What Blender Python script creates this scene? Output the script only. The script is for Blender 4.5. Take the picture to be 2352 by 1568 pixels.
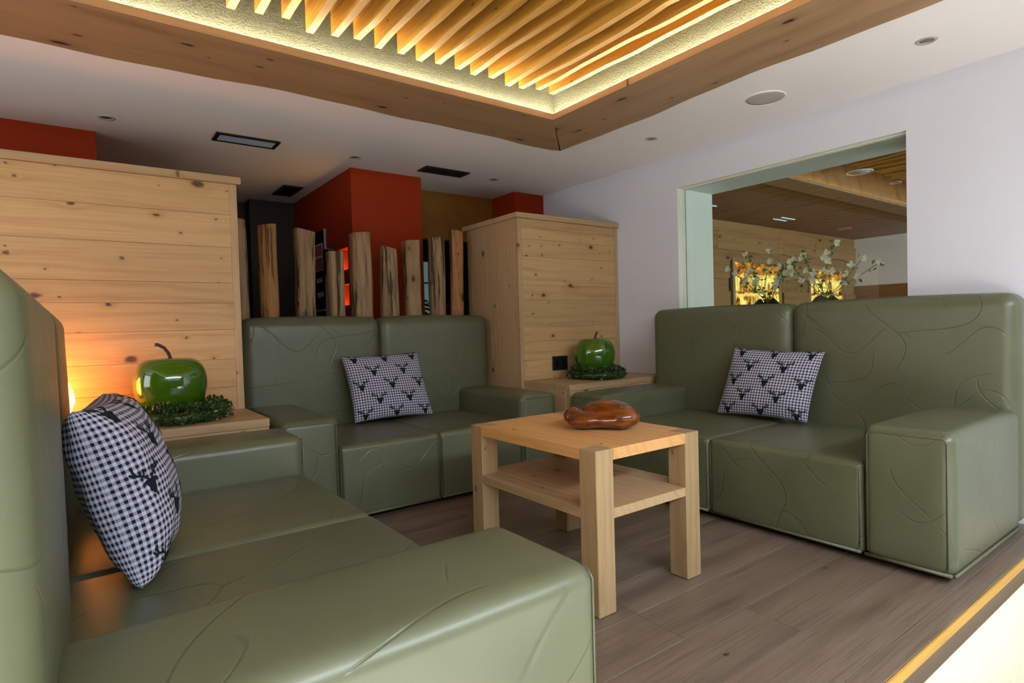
import bpy, bmesh, math, random
from mathutils import Vector, Matrix, noise as mnoise
PI = math.pi
for o in list(bpy.data.objects): bpy.data.objects.remove(o, do_unlink=True)
S = bpy.context.scene
COL = S.collection
random.seed(7)

# ------------------------------------------------------------------ camera
cd = bpy.data.cameras.new('camera'); cam = bpy.data.objects.new('camera', cd); COL.objects.link(cam)
cd.sensor_width = 36.0; cd.lens = 1341.9 / 2352 * 36; cd.clip_start = 0.02
def cam_matrix(yaw, pitch, roll, loc):
    f = Vector((math.sin(yaw)*math.cos(pitch), math.cos(yaw)*math.cos(pitch), math.sin(pitch)))
    r = Vector((math.cos(yaw), -math.sin(yaw), 0)); u = r.cross(f)
    r2 = math.cos(roll)*r + math.sin(roll)*u; u2 = -math.sin(roll)*r + math.cos(roll)*u
    m = Matrix((( r2.x, u2.x, -f.x, loc[0]), (r2.y, u2.y, -f.y, loc[1]), (r2.z, u2.z, -f.z, loc[2]), (0, 0, 0, 1)))
    return m
cam.matrix_world = cam_matrix(math.radians(-53.548), math.radians(-1.391), math.radians(-1.571), (0, 0, 1.05))
S.camera = cam

# ------------------------------------------------------------------ world, daylight, exposure
S.view_settings.view_transform = 'Standard'; S.view_settings.look = 'None'
S.view_settings.gamma = 1.0; S.view_settings.use_curve_mapping = False
S.view_settings.exposure = 0.24
w = bpy.data.worlds.new('sky'); S.world = w; w.use_nodes = True
w.node_tree.nodes['Background'].inputs[0].default_value = (0.62, 0.75, 1.0, 1)
w.node_tree.nodes['Background'].inputs[1].default_value = 0.1
def area(name, loc, rot, sx, sy, power, color):
    l = bpy.data.lights.new(name, 'AREA'); l.shape = 'RECTANGLE'; l.size = sx; l.size_y = sy
    l.energy = power; l.color = color
    o = bpy.data.objects.new(name, l); COL.objects.link(o); o.location = loc; o.rotation_euler = rot
    return o
DAY = (0.78, 0.90, 1.0); CZ_ = 2.347
WX = 2.1            # window wall behind the camera
area('daylight_window', (WX-.02, .4, 1.95), (0, PI/2, 0), .7, 4.2, 12, DAY)
area('added_skylight', (1.75, .6, CZ_-.012), (0, 0, 0), .62, 4.4, 290, DAY)  # invented skylight behind the camera, added for light from above
area('added_side_daylight', (-2.0, -3.37, 1.3), (PI/2, 0, 0), 2.6, 1.7, 60, (.90, .93, 1.))  # invented side window, added to lift the left ceiling and right wall
area('daylight_second_room', (1.97, 7.0, 1.3), (0, PI/2, 0), 1.8, 4.0, 150, (.86, .93, 1.))
sl = bpy.data.lights.new('sun', 'SUN'); sl.energy = 40.; sl.angle = .02; sl.color = (1., .99, .97)
so = bpy.data.objects.new('sun', sl); COL.objects.link(so)
so.rotation_euler = Vector((-.45, -.50, -.74)).to_track_quat('-Z', 'Y').to_euler()
LED = 170.0          # ceiling cove strips
STEP_LED = 30.0     # strip under the platform edge
SALT = 24.0

# ------------------------------------------------------------------ helpers
WM = {}
def link(o, parent=None, m=None):
    COL.objects.link(o)
    m = m or Matrix.Identity(4)
    o.matrix_basis = m; WM[o] = m.copy()
    if parent:
        o.parent = parent; o.matrix_parent_inverse = WM[parent].inverted()
    return o
def tag(o, label=None, cat=None, group=None, kind=None):
    if label: o['label'] = label
    if cat: o['category'] = cat
    if group: o['group'] = group
    if kind: o['kind'] = kind
    return o
def thing(name, loc, label, cat, group=None, rz=0):
    o = bpy.data.objects.new(name, None); o.empty_display_size = .1
    link(o, None, Matrix.Translation(loc) @ Matrix.Rotation(rz, 4, 'Z'))
    return tag(o, label, cat, group)
def mobj(name, bm, mat, parent=None, m=None, smooth=False):
    me = bpy.data.meshes.new(name); bm.to_mesh(me); bm.free()
    if mat: me.materials.append(mat)
    if smooth:
        for p in me.polygons: p.use_smooth = True
    return link(bpy.data.objects.new(name, me), parent, m)
def struct(o): o['kind'] = 'structure'; return o
def frame(axes, c):
    """local x,y,z -> world axes named e.g. 'yzx', at centre c"""
    d = {'x': Vector((1, 0, 0)), 'y': Vector((0, 1, 0)), 'z': Vector((0, 0, 1))}
    a, b = d[axes[0]], d[axes[1]]; t = a.cross(b)
    return Matrix(((a.x, b.x, t.x, c[0]), (a.y, b.y, t.y, c[1]), (a.z, b.z, t.z, c[2]), (0, 0, 0, 1)))
def box_bm(sx, sy, sz, bev=0.0, seg=1, c=(0, 0, 0)):
    bm = bmesh.new(); bmesh.ops.create_cube(bm, size=1)
    for v in bm.verts: v.co = Vector((v.co.x*sx + c[0], v.co.y*sy + c[1], v.co.z*sz + c[2]))
    if bev: bmesh.ops.bevel(bm, geom=bm.edges[:], offset=bev, segments=seg, affect='EDGES', profile=.5)
    return bm
def board(name, lo, hi, axes, mat, parent=None, bev=.0015):
    """axis aligned board: local x is the grain direction axes[0], local y axes[1]"""
    s = {k: hi[i]-lo[i] for i, k in enumerate('xyz')}; c = [(lo[i]+hi[i])/2 for i in range(3)]
    t = [k for k in 'xyz' if k not in axes[:2]][0]
    return mobj(name, box_bm(s[axes[0]], s[axes[1]], s[t], bev), mat, parent, frame(axes, c))
def add_box(bm, lo, hi):
    x0, y0, z0 = lo; x1, y1, z1 = hi
    v = [bm.verts.new(p) for p in ((x0,y0,z0),(x1,y0,z0),(x1,y1,z0),(x0,y1,z0),(x0,y0,z1),(x1,y0,z1),(x1,y1,z1),(x0,y1,z1))]
    for f in ((0,3,2,1),(4,5,6,7),(0,1,5,4),(1,2,6,5),(2,3,7,6),(3,0,4,7)): bm.faces.new([v[i] for i in f])
def boxes(name, lst, mat, parent=None):
    bm = bmesh.new()
    for lo, hi in lst: add_box(bm, lo, hi)
    return mobj(name, bm, mat, parent)
def soft_bm(sx, sy, sz, r, bulge=(0, 0, 0), n=9, rs=4):
    """rounded, slightly puffed upholstery block centred at the origin"""
    h = (sx/2, sy/2, sz/2)
    def ticks(a):
        t = [-a + r*(1-math.cos(PI/2*i/rs)) for i in range(rs)] if False else [-a + r*i/rs for i in range(rs)]
        inner = [-(a-r) + 2*(a-r)*i/n for i in range(n+1)]
        return t + inner + [-q for q in reversed(t)]
    T = [ticks(a) for a in h]
    bm = bmesh.new(); cache = {}
    def vert(p):
        k = tuple(round(c, 5) for c in p)
        if k in cache: return cache[k]
        q = Vector([max(-(h[i]-r), min(h[i]-r, p[i])) for i in range(3)])
        d = Vector(p) - q; L = d.length
        v = q + d*(r/L) if L > 1e-9 else Vector(p)
        u = [p[i]/h[i] for i in range(3)]
        for i in range(3):
            if abs(abs(p[i])-h[i]) < 1e-6 or abs(u[i]) > .5:
                j, k2 = (i+1) % 3, (i+2) % 3
                v[i] += math.copysign(1, u[i])*abs(u[i])**3*bulge[i]*(1-u[j]**2)*(1-u[k2]**2)
        cache[k] = bm.verts.new(v); return cache[k]
    for i in range(3):
        j, k = (i+1) % 3, (i+2) % 3
        for s in (-1, 1):
            for a in range(len(T[j])-1):
                for b in range(len(T[k])-1):
                    q = []
                    for da, db in ((0,0),(1,0),(1,1),(0,1)):
                        p = [0,0,0]; p[i] = s*h[i]; p[j] = T[j][a+da]; p[k] = T[k][b+db]; q.append(vert(p))
                    if s < 0: q.reverse()
                    try: bm.faces.new(q)
                    except ValueError: pass
    return bm
def tube_bm(pts, rad, seg=8, bm=None, closed=False, caps=True):
    bm = bm or bmesh.new(); pts = [Vector(p) for p in pts]; n = len(pts)
    rr = rad if isinstance(rad, (list, tuple)) else [rad]*n
    rings = []; up = None
    for i, p in enumerate(pts):
        if closed: t = (pts[(i+1) % n]-pts[i-1]).normalized()
        else: t = (pts[min(i+1, n-1)]-pts[max(i-1, 0)]).normalized()
        if up is None:
            up = Vector((0,0,1)) if abs(t.z) < .9 else Vector((1,0,0))
        a = t.cross(up).normalized(); b = a.cross(t).normalized(); up = b
        rings.append([bm.verts.new(p + rr[i]*(math.cos(2*PI*k/seg)*a + math.sin(2*PI*k/seg)*b)) for k in range(seg)])
    m = n if closed else n-1
    for i in range(m):
        A, B = rings[i], rings[(i+1) % n]
        for k in range(seg): bm.faces.new((A[k], A[(k+1) % seg], B[(k+1) % seg], B[k]))
    if caps and not closed:
        bm.faces.new(list(reversed(rings[0]))); bm.faces.new(rings[-1])
    return bm
def lathe_bm(prof, seg=32, bm=None):
    bm = bm or bmesh.new(); rings = []
    for r, z in prof:
        if r < 1e-6: rings.append([bm.verts.new((0, 0, z))])
        else: rings.append([bm.verts.new((r*math.cos(2*PI*k/seg), r*math.sin(2*PI*k/seg), z)) for k in range(seg)])
    for A, B in zip(rings, rings[1:]):
        for k in range(seg):
            k2 = (k+1) % seg
            if len(A) == 1 and len(B) > 1: bm.faces.new((A[0], B[k2], B[k])) if False else bm.faces.new((A[0], B[k], B[k2]))
            elif len(B) == 1 and len(A) > 1: bm.faces.new((A[k], B[0], A[k2])) if False else bm.faces.new((B[0], A[k2], A[k]))
            elif len(A) > 1: bm.faces.new((A[k], A[k2], B[k2], B[k])) if False else bm.faces.new((A[k], B[k], B[k2], A[k2]))
    bmesh.ops.recalc_face_normals(bm, faces=bm.faces[:])
    return bm
def prism_bm(outline, z0, z1, bev=0):
    bm = bmesh.new()
    A = [bm.verts.new((x, y, z0)) for x, y in outline]; B = [bm.verts.new((x, y, z1)) for x, y in outline]
    bm.faces.new(A[::-1]); bm.faces.new(B); n = len(A)
    for i in range(n): bm.faces.new((A[i], A[(i+1) % n], B[(i+1) % n], B[i]))
    bmesh.ops.recalc_face_normals(bm, faces=bm.faces[:])
    return bm

# ------------------------------------------------------------------ materials
class NT:
    def __init__(s, name):
        s.m = bpy.data.materials.new(name); s.m.use_nodes = True; s.t = s.m.node_tree
        s.b = s.t.nodes['Principled BSDF']; s.out = s.t.nodes['Material Output']
    def n(s, typ, ins=None, **pr):
        x = s.t.nodes.new('ShaderNode'+typ)
        for k, v in pr.items(): setattr(x, k, v)
        for k, v in (ins or {}).items(): s.set(x.inputs[k], v)
        return x
    def set(s, sock, v):
        if isinstance(v, bpy.types.NodeSocket): s.t.links.new(v, sock)
        elif isinstance(v, bpy.types.Node): s.t.links.new(v.outputs[0], sock)
        else:
            if sock.type == 'RGBA' and len(v) == 3: v = (*v, 1)
            sock.default_value = v
    def math(s, op, a, b=0.0, c=0.0, clamp=False):
        x = s.n('Math', {0: a, 1: b, 2: c}, operation=op); x.use_clamp = clamp; return x.outputs[0]
    def vmath(s, op, a, b=(0,0,0)): return s.n('VectorMath', {0: a, 1: b}, operation=op).outputs[0]
    def mr(s, v, a, b, c=0., d=1., smooth=True):
        return s.n('MapRange', {0: v, 1: a, 2: b, 3: c, 4: d}, interpolation_type='SMOOTHSTEP' if smooth else 'LINEAR').outputs[0]
    def mix(s, f, a, b, bt='MIX'):
        x = s.n('Mix', data_type='RGBA', blend_type=bt); s.set(x.inputs[0], f); s.set(x.inputs[6], a); s.set(x.inputs[7], b); return x.outputs[2]
    def noise(s, vec, scale, detail=3., rough=.5):
        return s.n('TexNoise', {'Vector': vec, 'Scale': scale, 'Detail': detail, 'Roughness': rough}).outputs[0]
    def bump(s, h, strength, dist=.01):
        x = s.n('Bump', {'Height': h, 'Strength': strength, 'Distance': dist}); s.t.links.new(x.outputs[0], s.b.inputs['Normal'])
    def setb(s, **k):
        for a, v in k.items(): s.set(s.b.inputs[a.replace('_', ' ')], v)
def lin(r, g, b):
    f = lambda c: (c/255/12.92 if c/255 <= .04045 else ((c/255+.055)/1.055)**2.4)
    return (f(r), f(g), f(b))

def wood(name, light, mid, dark, rings=42., knots=.25, rough=.5, kscale=(2.6, 6.5, 1.2), crack=0., gloss=.35, bump=.25, contrast=1.0, solid=False):
    k = NT(name); tc = k.n('TexCoord'); oi = k.n('ObjectInfo')
    rnd = oi.outputs['Random']
    off = k.n('CombineXYZ', {0: k.math('MULTIPLY', rnd, 37.), 1: k.math('MULTIPLY', rnd, 17.3), 2: k.math('MULTIPLY', rnd, 9.1)})
    p = k.vmath('ADD', tc.outputs['Object'], off.outputs[0])
    sp = k.n('SeparateXYZ', {0: p})
    warp = k.noise(k.vmath('MULTIPLY', p, (1.1, 5., 5.)), 1., 3.)
    wig = k.noise(k.vmath('MULTIPLY', p, (4., 14., 14.)), 1., 2.)
    dist_ = k.vmath('ADD', p, k.vmath('MULTIPLY', k.n('TexNoise', {'Vector': p, 'Scale': 38., 'Detail': 1.}).outputs[1], (.02, .012, .012)))
    def layer(sc, prob, s0, s1):
        v = k.n('TexVoronoi', {'Vector': k.vmath('MULTIPLY', dist_, sc), 'Scale': 1., 'Randomness': 1.}, voronoi_dimensions='3D' if solid else '2D')
        cs = k.n('SeparateXYZ', {0: v.outputs['Color']})
        pick = k.math('GREATER_THAN', cs.outputs[0], 1.-prob)
        size = k.math('MULTIPLY_ADD', cs.outputs[1], s1-s0, s0)
        a = k.math('MULTIPLY', k.math('SUBTRACT', 1., k.mr(k.math('DIVIDE', v.outputs['Distance'], size), .35, 1.1)), pick)
        h = k.math('MULTIPLY', k.mr(k.math('DIVIDE', v.outputs['Distance'], size), .5, 3.6, 1., 0.), pick)
        return a, h
    g = 1.9 if solid else 1.
    k1, h1 = layer(kscale, knots, .05*g, .13*g)
    k2, h2 = layer((kscale[0]*2.1, kscale[1]*1.9, kscale[2]*2), knots*1.1, .04*g, .11*g)
    kn = k.math('MAXIMUM', k1, k.math('MULTIPLY', k2, .85)); halo = k.math('MAXIMUM', h1, k.math('MULTIPLY', h2, .5))
    ph = k.math('ADD', k.math('ADD', sp.outputs[1], k.math('MULTIPLY', sp.outputs[2], .7)),
                k.math('ADD', k.math('MULTIPLY', warp, .16), k.math('ADD', k.math('MULTIPLY', wig, .012), k.math('MULTIPLY', halo, .03))))
    ring = k.math('SINE', k.math('MULTIPLY', ph, rings*2*PI/2.))
    ring = k.math('POWER', k.math('MULTIPLY_ADD', ring, .5, .5), 3.)
    amt = k.noise(k.vmath('MULTIPLY', p, (.9, 2.5, 2.5)), 1.7, 2.)
    fine = k.noise(k.vmath('MULTIPLY', p, (3., 120., 120.)), 1., 4., .6)
    ring = k.math('MULTIPLY', ring, k.mr(amt, .35, .7, .15, 1.))
    c = k.mix(k.math('MULTIPLY', ring, .55*contrast, clamp=True), light, mid)
    c = k.mix(k.mr(fine, .4, .75, 0., .45*contrast), c, mid)
    c = k.mix(k.math('MULTIPLY', halo, .35), c, mid)
    c = k.mix(k.math('MULTIPLY', kn, .92), c, dark)
    if crack:
        cr = k.noise(k.vmath('MULTIPLY', p, (1.2, 22., 22.)), 1., 4., .65)
        cm = k.mr(cr, .40, .44, 1., 0.)
        c = k.mix(k.math('MULTIPLY', cm, crack), c, dark)
    val = k.n('HueSaturation', {'Value': k.math('MULTIPLY_ADD', rnd, .22, .89), 'Color': c}).outputs[0]
    k.setb(Base_Color=val, Roughness=rough); k.b.inputs['Specular IOR Level'].default_value = gloss
    hgt = k.math('SUBTRACT', k.math('MULTIPLY', fine, .5), k.math('ADD', k.math('MULTIPLY', ring, .35), k.math('MULTIPLY', kn, .5)))
    k.bump(hgt, bump, .003)
    return k.m
def plain(name, col, rough=.5, metal=0., spec=.5, nscale=0., nbump=0., ndist=.002, emit=None, es=0.):
    k = NT(name); k.setb(Base_Color=col, Roughness=rough, Metallic=metal); k.b.inputs['Specular IOR Level'].default_value = spec
    if nscale:
        tc = k.n('TexCoord'); f = k.noise(tc.outputs['Object'], nscale, 5.); k.bump(f, nbump, ndist)
    if emit: k.setb(Emission_Color=emit, Emission_Strength=es)
    return k.m
def emitter(name, col, s):
    k = NT(name); k.setb(Base_Color=(0,0,0), Emission_Color=col, Emission_Strength=s); return k.m

PINE = wood('pine', lin(186, 154, 106), lin(158, 120, 76), lin(66, 42, 26), rings=26., knots=.26, kscale=(3.2, 4.8, 1.))
PINE2 = wood('pine_pale', lin(176, 148, 110), lin(150, 120, 84), lin(80, 54, 34), rings=44., knots=.12, kscale=(4., 6., 1.))
PINELEG = wood('pine_leg', lin(166, 139, 101), lin(140, 111, 76), lin(80, 54, 34), rings=44., knots=.12, kscale=(5., 9., 9.), solid=True)
TABLETOP = wood('table_top_pine', lin(204, 156, 98), lin(172, 120, 66), lin(70, 38, 18), rings=30., knots=.10, rough=.42, kscale=(3., 6., 1.))
BEAM = wood('ceiling_frame_pine', lin(164, 132, 96), lin(128, 96, 66), lin(48, 28, 16), rings=9., knots=.2, kscale=(2., 5., 1.2), contrast=1.1)
SLAT = wood('ceiling_slat_pine', lin(196, 146, 58), lin(134, 90, 38), lin(60, 32, 12), rings=18., knots=.12, contrast=1.3, kscale=(2., 6., 1.))
OLD = wood('weathered_timber', lin(160, 132, 98), lin(104, 80, 56), lin(26, 17, 11), rings=34., knots=.35, kscale=(5., 8., 8.), crack=.85, rough=.75, bump=.6, contrast=1.4, solid=True)
OLD2 = wood('reddish_timber', lin(168, 122, 72), lin(116, 74, 40), lin(40, 22, 12), rings=26., knots=.25, kscale=(5., 8., 8.), crack=.7, rough=.7, bump=.6, contrast=1.5, solid=True)
OAK = wood('smoked_oak', lin(118, 102, 87), lin(82, 68, 56), lin(34, 26, 21), rings=9., knots=.08, kscale=(1.6, 3.2, 1.2), rough=.42, gloss=.4, contrast=1.5)
WALLWOOD = wood('wall_board_wood', lin(172, 138, 88), lin(138, 100, 56), lin(46, 25, 12), rings=16., knots=.3, kscale=(2.2, 5., 1.2))
CEILWOOD = wood('ceiling_wood', lin(150, 110, 64), lin(104, 70, 36), lin(48, 28, 12), rings=8., knots=.12, rough=.6, kscale=(.9, 3., 1.2), contrast=1.5)
LEDTINT = wood('led_tint_oak_edge', lin(196, 150, 66), lin(160, 112, 40), lin(80, 48, 14), rings=20., knots=.05)  # oak with the step strip's glow painted into its colour
YELLOWOOD = wood('amber_panel', lin(150, 100, 26), lin(128, 82, 18), lin(50, 26, 6), rings=10., knots=.15, contrast=.7)
WALLP = plain('cool_grey_white_paint', lin(204, 206, 214), .85, spec=.2, nscale=180., nbump=.05)
WHITE = plain('white_paint', lin(241, 237, 235), .85, spec=.2, nscale=180., nbump=.05)
REVEAL = plain('reveal_paint', lin(222, 228, 220), .6, spec=.3)
ORANGE = plain('orange_paint', lin(150, 45, 2), .75, spec=.25, nscale=160., nbump=.06)
BLACKWALL = plain('anthracite_paint', lin(62, 58, 60), .7, spec=.3, nscale=120., nbump=.05)
PLASTER = plain('rough_grey_plaster', lin(92, 95, 84), .9, spec=.1, nscale=150., nbump=1., ndist=.008)
METAL = plain('brushed_steel', lin(190, 184, 180), .45, .3)
LAMPG = plain('lamp_glass', lin(110, 104, 100), .25)
DARKMETAL = plain('dark_vent_metal', lin(46, 44, 44), .45, .6)
BLADE = plain('vent_blade', lin(160, 172, 190), .4, .2)
BLACK = plain('black_plastic', lin(20, 20, 22), .4)
HOLE = plain('dark_hole', lin(14, 13, 13), .9, spec=.1)
SPEAKER = plain('speaker_grille', lin(188, 178, 172), .8, spec=.1, nscale=900., nbump=.4)
STEM = plain('dark_stem', lin(40, 26, 26), .45)
CHALK = plain('chalkboard', lin(20, 19, 21), .75, spec=.2)
CHALKW = plain('chalk_white', lin(225, 225, 218), .9)
ALU = plain('pale_metal_edge', lin(190, 190, 195), .35, .6)
VASE = plain('black_vase', lin(24, 24, 24), .55)
LEAFW = plain('plant_leaf', lin(92, 122, 44), .55)
LEAFD = plain('dark_palm_leaf', lin(92, 88, 70), .6)
PETAL = plain('white_petal', lin(244, 238, 220), .6)
BEADM = plain('glass_bead', lin(214, 222, 206), .4)
def leather():
    k = NT('sage_leather'); tc = k.n('TexCoord'); P = tc.outputs['Object']; oi = k.n('ObjectInfo')
    off = k.n('CombineXYZ', {0: k.math('MULTIPLY', oi.outputs['Random'], 5.), 1: k.math('MULTIPLY', oi.outputs['Random'], 3.), 2: k.math('MULTIPLY', oi.outputs['Random'], 7.)})
    Q = k.vmath('ADD', P, off.outputs[0]); s = k.n('SeparateXYZ', {0: Q}); x, y, z = s.outputs
    def fam(base, ka, kb, amp, freq, period, wid, seed):
        ph = k.math('ADD', k.math('MULTIPLY', ka, freq), k.math('MULTIPLY', kb, freq*.55))
        f = k.math('ADD', base, k.math('MULTIPLY', k.math('SINE', ph), amp))
        d = k.math('ABSOLUTE', k.math('SUBTRACT', k.math('FRACT', k.math('DIVIDE', f, period)), .5))
        line = k.mr(k.math('MULTIPLY', d, period), 0., wid, 1., 0.)
        mk = k.noise(k.vmath('ADD', Q, (seed, seed*.7, seed*1.3)), 3.2, 1.)
        return k.math('MULTIPLY', line, k.mr(mk, .47, .52))
    f1 = fam(k.math('ADD', z, k.math('MULTIPLY', y, .8)), x, y, .075, 15., .31, .0055, 0.)
    f2 = fam(k.math('ADD', x, k.math('MULTIPLY', z, .35)), z, y, .06, 14., .36, .0055, 11.)
    f3 = fam(k.math('ADD', k.math('MULTIPLY', x, .6), k.math('SUBTRACT', y, z)), z, x, .08, 11., .43, .0055, 23.)
    L = k.math('MAXIMUM', k.math('MAXIMUM', f1, f2), f3)
    soft = k.noise(P, 5., 2.); g = k.noise(P, 420., 2.)
    h = k.math('ADD', k.math('SUBTRACT', k.math('MULTIPLY', soft, .9), k.math('MULTIPLY', L, .55)), k.math('MULTIPLY', g, .03))
    c = k.mix(k.mr(k.noise(P, 2.2, 3.), .3, .7), lin(91, 95, 71), lin(83, 87, 63))
    c = k.mix(k.math('MULTIPLY', L, .25), c, lin(58, 59, 42))
    k.setb(Base_Color=c, Roughness=.37); k.b.inputs['Specular IOR Level'].default_value = .55
    k.bump(h, .42, .006)
    return k.m
LEATHER = leather()
PIPING = plain('leather_piping', lin(90, 91, 66), .4)
def gingham():
    k = NT('gingham_cloth'); uv = k.n('UVMap'); s = k.n('SeparateXYZ', {0: uv.outputs[0]})
    st = lambda v: k.mr(k.math('ABSOLUTE', k.math('SUBTRACT', k.math('FRACT', k.math('MULTIPLY', v, 1/.017)), .5)), .22, .28)
    a, b = st(s.outputs[0]), st(s.outputs[1])
    t = k.math('MULTIPLY', k.math('ADD', a, b), .5)
    c = k.mix(t, lin(196, 194, 210), lin(30, 30, 48))
    wv = k.noise(uv.outputs[0], 900., 2.)
    k.setb(Base_Color=c, Roughness=.9); k.b.inputs['Specular IOR Level'].default_value = .15
    k.bump(k.math('ADD', k.math('MULTIPLY', wv, .3), k.noise(uv.outputs[0], 22., 2.)), .35, .004)
    return k.m
GINGHAM = gingham()
FELT = plain('dark_felt_print', lin(20, 30, 34), .85, spec=.2)
def apple_mat():
    k = NT('green_apple_lacquer'); tc = k.n('TexCoord')
    c = k.mix(k.mr(k.noise(tc.outputs['Object'], 6., 2.), .3, .7), lin(60, 100, 8), lin(48, 84, 6))
    k.setb(Base_Color=c, Roughness=.10); k.b.inputs['Specular IOR Level'].default_value = .6; k.b.inputs['Coat Weight'].default_value = .6
    k.b.inputs['Coat Roughness'].default_value = .03
    return k.m
APPLE = apple_mat()
def leafmat():
    k = NT('boxwood_leaf'); oi = k.n('TexCoord')
    c = k.mix(k.mr(k.noise(oi.outputs['Object'], 60., 1.), .35, .65), lin(24, 46, 16), lin(62, 92, 34))
    k.setb(Base_Color=c, Roughness=.32); return k.m
BOXWOOD = leafmat()
def carve():
    k = NT('polished_carved_wood'); tc = k.n('TexCoord')
    n = k.noise(k.vmath('MULTIPLY', tc.outputs['Object'], (3., 3., 14.)), 4., 4.)
    k.setb(Base_Color=k.mix(k.mr(n, .35, .65), lin(128, 66, 22), lin(86, 38, 12)), Roughness=.2); k.b.inputs['Coat Weight'].default_value = .4
    return k.m
CARVED = carve()
def carpet():
    k = NT('beige_carpet'); tc = k.n('TexCoord'); f = k.noise(tc.outputs['Object'], 260., 4.)
    k.setb(Base_Color=k.mix(k.mr(f, .35, .65), lin(172, 168, 160), lin(216, 212, 204)), Roughness=.95); k.bump(f, .8, .006); return k.m
CARPET = carpet()
def saltmat():
    k = NT('salt_crystal'); tc = k.n('TexCoord'); n = k.noise(tc.outputs['Object'], 14., 4.)
    c = k.mix(k.mr(n, .3, .7), (1., .23, .018), (1., .38, .06))
    k.setb(Base_Color=lin(230, 130, 70), Roughness=.5, Emission_Color=c, Emission_Strength=SALT); k.bump(n, .6, .02); return k.m
def fallsmat(seed):
    k = NT('backlit_waterfall_print'); tc = k.n('TexCoord'); P = tc.outputs['Object']; sx = k.n('SeparateXYZ', {0: P})
    Q = k.vmath('ADD', P, (seed, seed*2, 0)); y = sx.outputs[1]
    wob = k.math('MULTIPLY_ADD', k.noise(k.vmath('MULTIPLY', Q, (1., 0., 0.)), 5., 3.), .16, -.08)
    yy = k.math('ADD', y, wob)
    rock = k.noise(k.vmath('MULTIPLY', Q, (1., 1.6, 1.)), 7., 5., .65)
    streak = k.noise(k.vmath('MULTIPLY', Q, (26., 1.6, 1.)), 1., 4., .6)
    where = k.noise(k.vmath('MULTIPLY', Q, (1., .25, 1.)), 5.5, 2.)
    band = lambda a, b: k.math('MULTIPLY', k.mr(yy, a-.02, a+.02), k.mr(yy, b-.015, b+.015, 1., 0.))
    falls = k.math('MULTIPLY', k.math('MAXIMUM', band(-.02, .17), band(-.29, -.09)), k.math('MULTIPLY', k.mr(where, .42, .52), k.mr(streak, .30, .62)))
    pool = k.math('MULTIPLY', k.mr(yy, -.33, -.27, 1., 0.), .9)
    ledge = k.math('MULTIPLY', k.math('MAXIMUM', band(-.095, -.055), band(.165, .19)), .6)
    c = k.mix(k.mr(rock, .40, .58), lin(34, 18, 3), lin(176, 108, 14))
    c = k.mix(k.mr(rock, .60, .68), c, lin(240, 190, 60))
    c = k.mix(k.math('MAXIMUM', falls, k.math('MAXIMUM', pool, ledge)), c, lin(255, 228, 118))
    k.setb(Base_Color=(0.02, .015, .005), Roughness=.25, Emission_Color=c, Emission_Strength=1.35); return k.m
def glassmat():
    k = NT('pale_green_glass'); k.t.nodes.remove(k.b)
    t = k.n('BsdfTransparent', {0: (.90, .955, .93, 1)}); g = k.n('BsdfGlossy', {0: (1, 1, 1, 1), 'Roughness': .02})
    lw = k.n('Fresnel', {'IOR': 1.35}); mx = k.n('MixShader', {0: lw.outputs[0], 1: t.outputs[0], 2: g.outputs[0]})
    k.t.links.new(mx.outputs[0], k.out.inputs[0]); return k.m
GLASS = glassmat()
WARM = (1.0, .74, .30)
LEDM = emitter('cove_led', (1., .86, .55), LED)
LED2M = emitter('far_cove_led', (1., .70, .22), 7.)
STEPM = emitter('step_led', (1., .76, .34), STEP_LED)
NICHEM = emitter('niche_led', (1., .50, .04), 75.)
LINEM = emitter('thin_light_line', (.75, .85, 1.), 1.2)

# ------------------------------------------------------------------ room shell
CZ = 2.347; WY = 3.75; LOW = -.17
# platform floor and its planks
fl = struct(boxes('floor', [((-6.4, -3.4, LOW), (-.76, WY, -.012))], BLACKWALL))
k = 0; x1 = -.785
while x1 > -4.6:
    x0 = x1-.215
    y = {1: 1.92-2.1*2}.get(k, -1.3 - random.random()*1.9)
    while y < WY:
        ln = 2.1 if k == 1 else random.choice((1.5, 1.8, 2.1))
        ya, yb = max(y, -.75), min(y+ln, WY-.002)
        if yb-ya > .05:
            board('floor_plank', (x0+.0008, ya+.0008, -.012), (x1-.0008, yb-.0008, 0), 'yx', OAK, fl, .0009)
        y += ln
    x1 = x0; k += 1
nose = board('trim_1', (-.785, -.9, -.035), (-.712, WY, 0), 'yx', OAK, None, .002); struct(nose)
struct(board('trim_4', (-.7118, -.9, -.035), (-.70, WY, -.0005), 'yz', LEDTINT, None, .003))  # separate edge strip added to carry the painted LED glow
struct(boxes('trim_2', [((-.757, -.9, LOW), (-.745, WY, -.035))], BLACKWALL))
led = boxes('step_light_strip', [((-.735, -.85, -.046), (-.712, WY-.02, -.036))], STEPM)
tag(led, 'warm glowing light strip under the edge of the wooden platform', 'light strip')
struct(boxes('floor.001', [((-.76, -3.4, LOW-.1), (WX, WY, LOW))], CARPET))
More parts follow.
